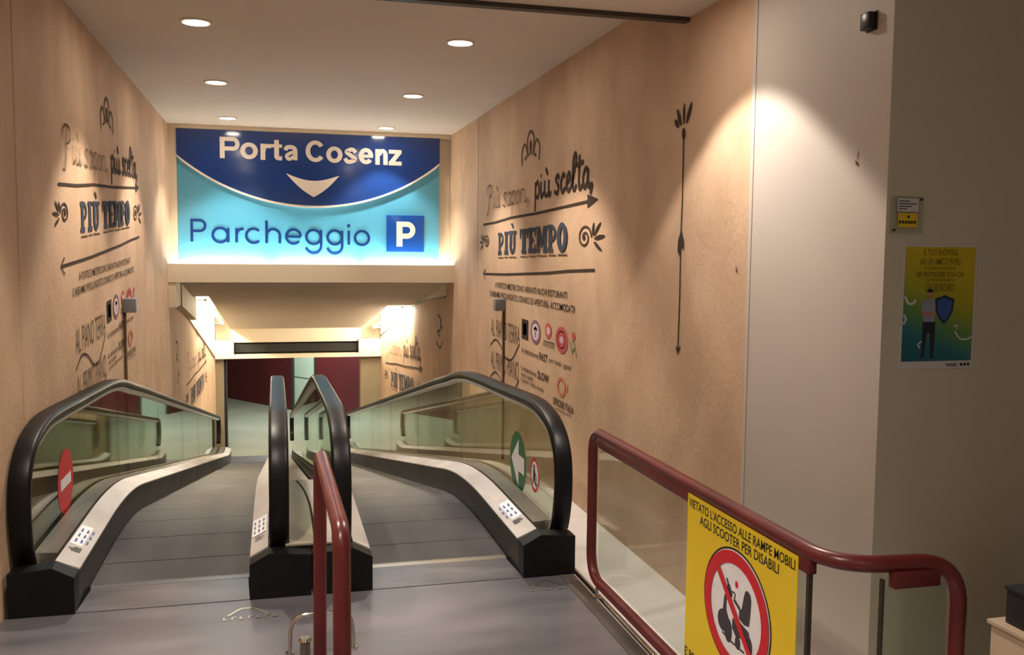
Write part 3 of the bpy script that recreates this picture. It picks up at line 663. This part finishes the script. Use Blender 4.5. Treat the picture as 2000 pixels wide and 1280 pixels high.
for gx in (.445, .69):                                                   # g g
    ringl(gx); stem(gx+.087, bl-.02, bl+xh); a.ring(gx, bl-.02, .072, .072+wd, 1, 24, PI+.25, 2*PI)
stem(.855, bl, bl+xh); a.disc(.855, bl+.225, .02)                           # i
ringl(1.01)                                                              # o
a.build('parking_lettering', 'sign_letter_blue', sg, lambda u, v: (u, 11.196, v-.008*(u+.9)))
m = MB(); m.box(1.30, 1.755, 11.175, 11.20, 1.605, 2.045, .008); pk = m.build('parking_symbol', 'sign_blue', sg)
a = Art(); a.rect(1.42, 1.67, 1.492, 1.97); a.rect(1.42, 1.908, 1.545, 1.97); a.rect(1.42, 1.765, 1.545, 1.827); a.ring(1.545, 1.8675, .0405, .1025, 1, 24, -PI/2, PI/2)
a.build('parking_letter', 'sign_white', pk, lambda u, v: (u, 11.172, v))

# ------------------------------------------------------------------ moving walkways
CXM = .153
HP = [(4.72, .045), (4.55, .085), (4.45, .18), (4.395, .33), (4.385, .48), (4.42, .61), (4.53, .715), (4.72, .775), (5.0, .795), (5.7, .765), (6.35, .737), (6.8, .708), (7.2, .655), (7.6, .575), (8.2, .462), (10, .105), (12, -.292), (14, -.69), (16, -1.088), (17, -1.287), (18, -1.486), (18.5, -1.585), (18.68, -1.66), (18.75, -1.8), (18.74, -2.0), (18.6, -2.14)]
HPATH = [(p.y, p.z) for p in catmull([(0, y, z) for y, z in HP], 7)]
def nrm(i, path):
    a_, b_ = path[max(i-1, 0)], path[min(i+1, len(path)-1)]; ty, tz = b_[0]-a_[0], b_[1]-a_[1]; l_ = math.hypot(ty, tz); return -tz/l_, ty/l_
def inset(d): return [(p[0]-d*nrm(i, HPATH)[0], p[1]-d*nrm(i, HPATH)[1]) for i, p in enumerate(HPATH)]
def rail_sweep(m, x, prof, ymax=99):
    """profile points (dx, depth below the outer face) carried along the handrail curve"""
    m.loft([[(x+dx, p[0]-dd*nrm(i, HPATH)[0], p[1]-dd*nrm(i, HPATH)[1]) for dx, dd in prof] for i, p in enumerate(HPATH[:next((q for q, v in enumerate(HPATH) if v[0] > ymax), len(HPATH))])])
RAILPROF = [(-.031, 0), (-.041, .004), (-.046, .014), (-.046, .036), (-.041, .046), (-.028, .050), (.028, .050), (.041, .046), (.046, .036), (.046, .014), (.041, .004), (.031, 0)]
YST = [4.31+.12*i for i in range(int((18.72-4.31)/.12)+1)]
def sweep_y(m, prof, ys, f=zb):
    m.loft([[(x, y, f(y)+z) for x, z in prof] for y in ys])
def walkway(sgn, label):
    cx = CXM+sgn*.6505
    t = thing('moving_walkway', label, 'moving walkway', (cx, 4.31, 0))
    X = lambda d: cx+sgn*d                                      # d > 0 towards the outer side
    m = MB(); sweep_y(m, [(X(-.372), -.10), (X(.372), -.10), (X(.372), -.02), (X(-.372), -.02)], [4.62]+[y for y in YST if 4.64 < y < 18.2])
    m.build('pallet_chain', 'void', t, False)
    y = 4.56
    while y < 17.9:
        m = MB(); ya, yb = max(y, 4.645)+.004, y+.416
        sweep_y(m, [(X(-.371), -.019), (X(.371), -.019), (X(.371), 0), (X(-.371), 0)], [ya+(yb-ya)*q/3 for q in range(4)])
        m.build('pallet', 'pallet', t, False); y += .42
    m = MB(); m.prism([(X(-.37), 4.312, .003), (X(.37), 4.312, .003), (X(.355), 4.60, .006), (X(-.355), 4.60, .006)], (0, 0, -.05)); cp = m.build('comb_plate', 'comb', t, False)
    m = MB(); m.box(X(0)-.36, X(0)+.36, 4.60, 4.645, -.02, .007)
    for k in range(90): xx = X(0)-.355+.008*k; m.box(xx-.002, xx+.002, 4.64, 4.665, -.01, .006)
    m.build('comb', 'bright_metal' if sgn > 0 else 'comb', cp, False)
    m = MB(); m.box(X(0)-.37, X(0)+.37, 18.1, 18.72, ZLOW-.05, ZLOW+.004); m.build('comb_plate', 'comb', t, False)
    for s_, sk, d0, d1, st0, st1, gx, cap in ((1, .374, .378, .470, .486, .585, .603, .637), (-1, -.374, -.378, -.452, -.462, -.492, -.505, -.649)):
        m = MB(); sweep_y(m, [(X(sk), -.12), (X(sk), .158), (X(sk+s_*.012), .158), (X(sk+s_*.012), -.12)], YST); m.build('skirt_panel', 'skirt', t)
        m = MB(); sweep_y(m, [(X(sk-s_*.004), .158), (X(sk-s_*.004), .166), (X(d1), .208), (X(d1), .196)], YST[1:]); dk = m.build('inner_deck', 'deck', t)
        m = MB(); sweep_y(m, [(X(d1), .16), (X(d1), .196), (X(st0), .194), (X(st0), .16)], YST[1:]); m.build('deck_gasket', 'void', t)
        m = MB(); sweep_y(m, [(X(st0), .16), (X(st0), .206), (X(st1), .212), (X(st1), .16)], YST[2:]); m.build('glass_clamp_strip', 'alu_dull', t)
        m = MB(); rail_sweep(m, X(gx), RAILPROF); m.build('handrail', 'rubber', t, True, 50)
        m = MB(); rail_sweep(m, X(gx), [(-.026, .051), (-.036, .056), (-.034, .070), (-.018, .082), (.018, .082), (.034, .070), (.036, .056), (.026, .051)], 18.45); m.build('handrail_guide', 'alu', t, True, 50)
        # glass panes under the rail
        ins = inset(.080); bounds = [(4.3, 7.02), (7.04, 9.32), (9.34, 11.62), (11.64, 13.92), (13.94, 16.22), (16.24, 18.9)]
        for ya, yb in bounds:
            top = [p for p in ins if ya <= p[0] <= yb and p[1] > zb(p[0])+.20]
            if ya > 5:
                def at(yy, q=ins):
                    for u_, v_ in zip(q[20:], q[21:]):
                        if u_[0] <= yy <= v_[0]: return u_[1]+(v_[1]-u_[1])*(yy-u_[0])/(v_[0]-u_[0])
                top = [(ya, at(ya))]+top
            if yb < 18.5:
                def at2(yy, q=ins):
                    for u_, v_ in zip(q[20:], q[21:]):
                        if u_[0] <= yy <= v_[0]: return u_[1]+(v_[1]-u_[1])*(yy-u_[0])/(v_[0]-u_[0])
                top = top+[(yb, at2(yb))]
            y0, y1 = top[0][0], top[-1][0]; n = 14
            bot = [(y1+(y0-y1)*k/n, zb(y1+(y0-y1)*k/n)+.195) for k in range(n+1)]
            m = MB(); m.prism([(X(gx)-.005, y_, z_) for y_, z_ in top+bot], (.010, 0, 0)); m.build('glass_panel', 'glass', t, False)
        # black end cap on the floor
        m = MB(); ca, cb = (X(sk-s_*.004), X(cap))
        m.prism([(ca, 4.305, 0.001), (ca, 4.305, .164), (X(sk+s_*.085), 4.305, .212), (cb, 4.305, .196), (cb, 4.305, 0.001)], (0, .10, 0))
        o_ = m.build('end_cap', 'black', t, False)
        m = MB(); m.box(min(X(gx-.05), X(gx+.05)), max(X(gx-.05), X(gx+.05)), 4.40, 4.74, .02, .14, .03); m.build('handrail_inlet', 'black', o_)
        # body of the truss below the decks
        m = MB(); lo, hi = sorted((X(sk+s_*.014), X(cap) if s_ > 0 else X(-.512))); sweep_y(m, [(lo, -.4), (lo, .155), (hi, .155), (hi, -.4)], [y for y in YST if y > 4.42]); m.build('truss_cover', 'skirt', t, False)
        # small instruction stickers on the inner deck
        if not (s_ < 0 and sgn > 0):
            fx = lambda u: X(sk+s_*(.006+.088*u)) if s_ > 0 else X(sk+.004-.076*u)
            fz = lambda u: .1685+.0395*u
            ya = 4.70 if s_ > 0 else 4.70; yl = .30
            rng = random.Random(3+s_+sgn)
            for nm, mt, mk in (('instruction_sticker', 'sticker_white', 0), ('sticker_pictograms', 'sticker_blue', 1), ('sticker_lettering', 'text_black', 2)):
                a_ = Art()
                if mk == 0: a_.rect(.04, ya, .96, ya+yl)
                elif mk == 1:
                    for k in range(9):
                        a_ = Art(); u_ = .2+.28*(k % 3); v_ = ya+.06+.08*(k//3)
                        a_.disc(u_, v_+.012, .05, .012, 10); a_.rect(u_-.05-.03*rng.random(), v_-.024, u_+.04, v_+.004)
                        a_.build('sticker_pictogram', mt, dk, lambda u, v: (fx(u), v, fz(u)+.0028+zb(v)))
                    continue
                else:
                    for k in range(3): a_.rect(.25, ya-.05-.022*k, .55+.3*rng.random(), ya-.04-.022*k)
                zoff = .0008+.002*mk
                o2 = a_.build(nm, mt, dk, lambda u, v, z_=zoff: (fx(u), v, fz(u)+z_+zb(v)))
    return t, X, cp
wl, XLw, cpl = walkway(-1, 'left moving walkway with red no entry disc on its glass')
wr, XRw, cpr = walkway(1, 'right moving walkway with green arrow disc on its glass')
# stickers on the glass
xg = XLw(.603)+.0065; Pg = lambda u, v: (xg, 5.30+u, .365+v)
a = Art(); a.disc(0, 0, .185, .172, 48); st = a.build('no_entry_sticker', 'no_red', wl, Pg, 'round red no entry sticker')
a = Art(); a.rect(-.125, -.03, .125, .03); a.build('white_bar', 'sticker_white', st, lambda u, v: (xg+.0012, 5.30+u, .365+v))
xg2 = XRw(.603)-.0065; Pg = lambda u, v: (xg2, 5.29-u, .353+v)
a = Art(); a.disc(0, 0, .19, .185, 48); st = a.build('arrow_sticker', 'go_green', wr, Pg, 'round green sticker with a white arrow')
a = Art(); a.poly([(-.15, .0), (.02, .145), (.02, .05), (.15, .05), (.15, -.05), (.02, -.05), (.02, -.145)]); a.build('white_arrow', 'sticker_white', st, lambda u, v: (xg2-.0012, 5.29-u, .353+v))
Pg = lambda u, v: (xg2, 4.915-u, .362+v)
a = Art(); a.disc(0, 0, .085, .095, 36); st = a.build('prohibition_sticker', 'sticker_white', wr, Pg, 'small white sticker with a red ring')
a = Art(); a.ring(0, 0, .078, .098, .9, 40); a.build('red_ring', 'no_red', st, lambda u, v: (xg2-.0012, 4.915-u, .362+v))
a = Art(); a.disc(-.015, .045, .014); a.poly([(-.03, .03), (0, .03), (.012, -.01), (.03, -.05), (.012, -.055), (-.008, -.015), (-.022, -.055), (-.038, -.05), (-.028, -.01)]); a.disc(.035, -.048, .012); a.stroke([(.0, .015), (.03, .0), (.04, -.03)], .008); a.build('pictogram', 'text_black', st, lambda u, v: (xg2-.0014, 4.915-u, .362+v))
# raised maker's mark on the two comb plates (an arch over worn letters)
for cp, cx_, cy_, dx in ((cpl, -.235, 4.10, 0), (cpr, 1.16, 4.14, 0)):
    a = Art(); a.stroke([(-.08, .03), (-.03, .10), (0, .105), (.03, .10), (.09, .02)], .016)
    rng = random.Random(5)
    for k in range(7):
        x0 = -.10+.035*k; a.rect(x0, -.02, x0+.008, .012); a.rect(x0, -.02+.024*(k % 2), x0+.022, -.012+.024*(k % 2))
    a.build('raised_mark', 'bright_metal', cp, lambda u, v: (cx_+u+.1, cy_+v, .0015))

# deck between the two walkways
t = thing('centre_deck', 'pale beige deck strip between the black handrails of both walkways', 'deck cover', (CXM, 4.42, .2))
prof_ys = [4.42]+[y for y in YST if y > 4.5]
def strip(x0f, x1f, name, mat):
    m = MB(); m.loft([[(x0f(y), y, zb(y)+.06-dp(y)), (x1f(y), y, zb(y)+.06-dp(y)), (x1f(y), y, zb(y)+.214-dp(y)), (x0f(y), y, zb(y)+.214-dp(y))] for y in prof_ys]); m.build(name, mat, t, False)
def dp(y): q = max(0, min(1, (y-5.75)/.6)); return .16*q*q*(3-2*q)
gap = lambda y: .175-.085*max(0, min(1, (y-4.9)/1.0))**2
strip(lambda y: .035, lambda y: gap(y)-.006, 'deck_panel', 'deck_beige'); strip(lambda y: gap(y)+.006, lambda y: .270, 'deck_panel', 'deck')
strip(lambda y: gap(y)-.006, lambda y: gap(y)+.006, 'deck_joint', 'void')
m = MB(); m.box(.035, .270, 4.405, 4.42, .16, .206); m.build('deck_nosing', 'black', t, False)

# chrome edge of the landing beside the ledge
m = MB(); m.tube([(1.452, 2.16, .004), (1.452, 4.36, .004)], .013, 12); o = struct(m.build('trim_8', 'chrome', None))
m = MB(); m.box(1.36, 1.432, 2.3, 4.3, 0, .004); struct(m.build('trim_9', 'edge_plate', None, False))

# ------------------------------------------------------------------ red railing on the right
RX, RZ, RR = 1.45, .772, .0235
t = thing('railing', 'dark red tube railing with glass panes at the end of the right wall', 'railing', (RX, 2.3, 0))
path = [(RX, 2.30, .07), (RX, 4.09, .07), (RX, 4.09, RZ), (RX, 2.13, RZ), (1.815, 2.10, RZ), (1.815, 2.10, 0)]
m = MB(); m.tube(fillet(path, [.13, .11, .16, .13], 10), RR, 16); m.build('tube_frame', 'red_tube', t)
m = MB(); m.box(RX-.014, RX+.014, 2.24, 3.98, RZ-.062, RZ-.015, .004); m.build('glass_channel', 'red_tube', t)
m = MB(); m.box(RX-.005, RX+.005, 2.26, 4.00, .12, RZ-.058); m.build('glass_panel', 'glass_clear', t, False)
m = MB(); m.box(RX-.0065, RX+.0065, 2.247, 2.26, .12, RZ-.058); m.build('glass_edge', 'dark', t, False)
m = MB(); m.box(1.60, 1.745, 2.085, 2.115, RZ-.062, RZ-.015, .004); m.build('glass_clamp', 'red_tube', t)
m = MB(); m.box(1.575, 1.772, 2.095, 2.105, .12, RZ-.058); m.build('glass_panel', 'glass_clear', t, False)
m = MB(); m.box(1.568, 1.575, 2.093, 2.107, .12, RZ-.035); m.build('glass_edge', 'dark', t, False)
for yy in (2.7, 3.97):
    m = MB(); m.tube([(1.44, yy, .012), (1.44, yy, .05)], .010, 8); m.cyl((1.44, yy, .004), (0, 0, 1), .02, .008, 12); m.build('foot_bracket', 'chrome', t)
m = MB(); m.cyl((1.815, 2.10, .001), (0, 0, 1), .05, .01, 20); m.build('foot_plate', 'red_tube', t)

# yellow prohibition sheet on the railing glass
t = thing('warning_sign', 'yellow prohibition sheet with a red ring and mobility scooter on the railing glass', 'sign', (RX-.012, 2.65, .1))
SY = 3.014                       # left (far) edge; page coordinate u runs towards the viewer
Pw = lambda d: (lambda u, v: (RX-.0165-d, SY-u, v))
m = MB(); m.box(RX-.0165, RX-.0145, SY-.725, SY, -.02, .748); m.build('sheet', 'yellow', t, False)
a = Art(); a.text("VIETATO L'ACCESSO ALLE RAMPE MOBILI", .012, .712, .702, .735, .012); a.build('sign_lettering', 'text_black', t, Pw(.0008))
a = Art(); a.text('AGLI SCOOTER PER DISABILI', .10, .625, .660, .693, .012); a.build('sign_lettering', 'text_black', t, Pw(.0008))
a = Art(); a.text("E' POSSIBILE", .005, .20, .150, .185, .012); a.build('sign_lettering', 'text_black', t, Pw(.0008))
RCY, RCZ, RO = .372, .450, .198
a = Art(); a.ring(RCY, RCZ, RO, RO+.007, 1.1); a.build('ring_outline', 'text_black', t, Pw(.0006))
a = Art(); a.disc(RCY, RCZ, RO*1.1, RO, 48); a.build('white_disc', 'sticker_white', t, Pw(.0008))
k = lambda x, y: (RCY+x*RO, RCZ+y*RO)
a = Art()
a.disc(*k(-.42, -.30), .036, .036); a.disc(*k(-.22, -.40), .026, .040); a.disc(*k(.47, -.40), .022, .032); a.disc(*k(.11, -.48), .018, .022)
a.poly([k(-.50, -.16), k(-.42, -.10), k(-.38, .16), k(-.30, .18), k(-.30, -.08), k(-.16, -.26), k(-.3, -.25)])
a.poly([k(-.36, .16), k(-.26, .40), k(-.20, .38), k(-.10, .24), k(-.18, .14), k(-.3, .10)])
a.stroke([k(-.25, .37), k(-.31, .46)], .010, False); a.stroke([k(-.12, .30), k(-.02, .29), k(-.04, .20)], .006)
a.poly([k(.27, .33), k(.32, .46), k(.39, .49), k(.47, .46), k(.51, .36), k(.49, .1), k(.46, -.07), k(.30, -.10), k(.14, -.06), k(.14, .08), k(.22, .13)])
a.stroke([k(-.05, .19), k(.16, .10)], .012, False)
a.poly([k(-.08, -.14), k(.12, -.10), k(.46, -.16), k(.50, -.27), k(.34, -.33), k(.05, -.40), k(-.08, -.3)]); a.stroke([k(-.42, -.50), k(-.1, -.54), k(.34, -.55)], .007, False)
a.build('scooter_pictogram', 'scooter_grey', t, Pw(.0012))
a = Art(); a.disc(*k(.02, .46), .010, .012); a.build('red_mirror', 'no_red', t, Pw(.0014))
a = Art(); a.ring(RCY, RCZ, RO*.78, RO*.985, 1.1); a.stroke([k(-.66, .60), k(.62, -.62)], RO*.14, False); a.build('prohibition_ring', 'no_red', t, Pw(.0042))

# ------------------------------------------------------------------ red railing in the middle, chrome guard behind it
t = thing('railing', 'narrow dark red tube railing standing between both walkways', 'railing', (.168, 2.9, 0))
m = MB(); m.tube(fillet([(.150, 3.47, 0), (.155, 3.46, .852), (.166, 2.47, .852), (.166, 2.47, 0)], .075, 10), .0245, 16); m.build('tube_frame', 'red_tube', t)
for yy, xx in ((3.47, .150), (2.47, .166)):
    m = MB(); m.cyl((xx, yy, .001), (0, 0, 1), .045, .008, 20); m.build('foot_plate', 'red_tube', t)
t = thing('guard_hoop', 'low chrome hoop standing on the floor behind the middle red railing', 'guard hoop', (.165, 3.68, 0))
m = MB(); m.tube(fillet([(.042, 3.68, 0), (.048, 3.68, .155), (.287, 3.68, .155), (.293, 3.68, 0)], .075, 10), .0085, 12); m.build('hoop', 'chrome', t)
for xx in (.042, .293):
    m = MB(); m.cyl((xx, 3.68, .0005), (0, 0, 1), .018, .006, 16); m.build('foot_plate', 'chrome', t)
t = thing('floor_bollard', 'short chrome capped stud under the chrome hoop', 'bollard', (.10, 3.62, 0))
m = MB(); m.cyl((.10, 3.62, 0), (0, 0, 1), .020, .075, 20); m.build('post', 'alu_dull', t)
m = MB(); m.cyl((.10, 3.62, .075), (0, 0, 1), .026, .012, 20, .020); m.build('cap', 'chrome', t)

# ------------------------------------------------------------------ sensors on the walls
def sensor(x, y, z, s_, label):
    t = thing('sensor_box', label, 'sensor', (x, y, z), 'sensor boxes on conduits')
    m = MB(); m.box(min(x, x+s_*.10), max(x, x+s_*.10), y-.055, y+.055, z-.055, z+.055, .006); m.build('housing', 'box_grey', t)
    m = MB(); m.cyl((x+s_*.06, y+.055, z), (0, 1, 0), .022, .07, 14); m.build('lens', 'lens_black', t)
    m = MB(); m.tube([(x+s_*.012, y-.02, z-.055), (x+s_*.012, y-.02, -.35)], .011, 8); m.build('conduit', 'ink_thin', t)
sensor(XR, 8.43, 1.12, -1, 'grey sensor box on a thin conduit on the right wall')
sensor(XL, 7.78, 1.165, 1, 'grey sensor box on a thin conduit on the left wall')
t = thing('wall_sensor', 'small black square box high on the pale column', 'sensor', (XR-.006, 2.97, 2.44))
m = MB(); m.box(XR-.040, XR-.007, 2.935, 2.990, 2.408, 2.468, .004); m.build('housing', 'lens_black', t)
m = MB(); m.box(XR-.012, XR-.0065, 2.932, 2.994, 2.405, 2.471); m.build('back_plate', 'dark', t)

# ------------------------------------------------------------------ notices on the facing wall
YF = 2.840
t = thing('notice_plate', 'small clear plate with white and yellow stickers above the poster', 'notice', (2.157, YF, 1.748))
m = MB(); m.box(2.090, 2.224, YF-.010, YF-.002, 1.682, 1.814, .002); m.build('clear_plate', 'acrylic', t, False)
Pn = lambda d: (lambda u, v: (u, YF-.0105-d, v))
a = Art(); a.rect(2.114, 1.760, 2.200, 1.806); a.build('white_sticker', 'paper', t, Pn(0), 'white sticker')
a = Art(); a.rect(2.118, 1.705, 2.198, 1.755); a.build('yellow_sticker', 'yellow', t, Pn(0), 'yellow sticker')
a = Art()
for k_ in range(4): a.rect(2.120, 1.768+.009*k_, 2.150+.045*((k_*7 % 5)/5+.1), 1.771+.009*k_)
for k_ in range(6): a.rect(2.122+.012*k_, 1.718, 2.130+.012*k_, 1.728)
a.rect(2.155, 1.738, 2.165, 1.746); a.build('notice_print', 'text_black', t, Pn(.0006))
m = MB(); m.cyl((2.209, YF-.016, 1.803), (0, 1, 0), .005, .006, 12); m.cyl((2.102, YF-.016, 1.695), (0, 1, 0), .005, .006, 12); m.build('fixing_screws', 'dark', t)

t = thing('poster', 'yellow to teal poster with a standing guard and blue shield', 'poster', (2.306, YF, 1.42))
m = MB(); m.box(2.152, 2.462, YF-.004, YF-.001, 1.200, 1.645); m.build('sheet', 'paper', t, False)
Pq = lambda d: (lambda u, v: (u, YF-.0046-d, v))
a = Art(); a.rect(2.160, 1.228, 2.454, 1.638); a.build('printed_background', 'poster', t, Pq(0))
a = Art()
for s_, x0, x1, y0, y1 in (('IL TUO SHOPPING', 2.235, 2.378, 1.607, 1.630), ('HA UN AMICO IN PIU', 2.222, 2.392, 1.574, 1.598), ('IN SICUREZZA', 2.24, 2.374, 1.557, 1.567), ('PER PROTEGGERE TE DA CHI', 2.208, 2.404, 1.531, 1.549), ('CI PROVA SUBITO', 2.25, 2.37, 1.515, 1.524), ('CHI SEI SICURO', 2.246, 2.366, 1.479, 1.507)):
    a.text(s_, x0, x1, y0, y1, .01)
a.build('poster_lettering', 'olive', t, Pq(.0005))
for pts_, wd_ in (([(2.165, 1.463), (2.18, 1.437), (2.20, 1.437), (2.21, 1.45)], .009), ([(2.163, 1.395), (2.172, 1.38), (2.163, 1.362)], .008), ([(2.235, 1.275), (2.228, 1.29), (2.245, 1.30), (2.25, 1.285)], .006),
                  ([(2.38, 1.335), (2.40, 1.31), (2.43, 1.305), (2.452, 1.315)], .006), ([(2.372, 1.35), (2.385, 1.358), (2.39, 1.342)], .005)):
    a = Art(); a.stroke(pts_, wd_); a.build('white_swirl', 'paper', t, Pq(.0005))
px, pz = 2.268, 1.24
a = Art(); a.poly([(px-.026, pz+.13), (px+.026, pz+.13), (px+.028, pz+.06), (px+.024, pz+.008), (px+.036, pz), (px+.012, pz), (px+.006, pz+.09), (px-.006, pz+.09), (px-.016, pz), (px-.036, pz), (px-.026, pz+.01)]); a.build('guard_trousers', 'navy_cloth', t, Pq(.0008))
a = Art(); a.poly([(px-.022, pz+.13), (px+.022, pz+.13), (px+.026, pz+.165), (px+.034, pz+.17), (px+.03, pz+.20), (px+.012, pz+.212), (px-.012, pz+.212), (px-.03, pz+.20), (px-.034, pz+.17), (px-.026, pz+.165)]); a.build('guard_shirt', 'shirt', t, Pq(.0009))
a = Art(); a.disc(px, pz+.228, .010, .014, 20); a.stroke([(px-.03, pz+.168), (px-.005, pz+.156), (px+.028, pz+.166)], .013); a.build('guard_skin', 'skin', t, Pq(.0011))
a = Art(); a.poly([(px-.012, pz+.236), (px-.01, pz+.248), (px+.01, pz+.248), (px+.013, pz+.236)]); a.build('guard_cap', 'navy_cloth', t, Pq(.0013))
sx_, sz_ = 2.330, 1.418
sh = lambda k_: [(sx_-.040*k_, sz_+.036*k_), (sx_-.015*k_, sz_+.042*k_), (sx_, sz_+.048*k_), (sx_+.015*k_, sz_+.042*k_), (sx_+.042*k_, sz_+.034*k_), (sx_+.036*k_, sz_-.012*k_), (sx_+.018*k_, sz_-.042*k_), (sx_, sz_-.056*k_), (sx_-.02*k_, sz_-.038*k_), (sx_-.036*k_, sz_-.008*k_)]
a = Art(); a.poly(sh(1)); a.build('shield_edge', 'shield_edge', t, Pq(.001)); a = Art(); a.poly(sh(.8)); a.build('shield_face', 'shield', t, Pq(.0015))
a = Art(); a.rect(2.345, 1.214, 2.395, 1.217); a.rect(2.352, 1.208, 2.395, 1.211)
for k_ in range(3): a.rect(2.408+.015*k_, 1.209, 2.418+.015*k_, 1.219)
a.build('footer_print', 'text_black', t, Pq(.0002))

# ------------------------------------------------------------------ furniture at the right edge
t = thing('cabinet', 'cream low cabinet at the bottom right corner under a dark box', 'cabinet', (2.4, 2.3, 0))
m = MB(); m.box(2.165, 2.75, 2.05, 2.36, .06, .455, .006); m.build('body', 'cabinet', t)
m = MB(); m.box(2.158, 2.757, 2.04, 2.37, .455, .47, .003); m.build('top', 'cabinet', t)
m = MB(); m.box(2.19, 2.73, 2.08, 2.34, 0, .06); m.build('plinth', 'dark', t)
t = thing('storage_box', 'blue black box lying on the cream cabinet', 'box', (2.4, 2.25, .47))
m = MB(); m.box(2.19, 2.70, 2.10, 2.33, .471, .575, .004); m.build('body', 'navy_box', t)
m = MB(); m.box(2.186, 2.704, 2.096, 2.334, .575, .588, .003); m.build('lid', 'navy_box', t)

# ------------------------------------------------------------------ lamp of the lower hall
t = thing('ceiling_panel_light', 'cool white panel light on the ceiling of the lower hall', 'ceiling light', (.6, 22, .6))
m = MB(); m.box(-.6, 1.8, 21.2, 22.4, .56, .60, .005); m.build('frame', 'cream', t)
m = MB(); m.box(-.55, 1.75, 21.25, 22.35, .552, .56); m.build('diffuser', 'hall_lamp', t, False)
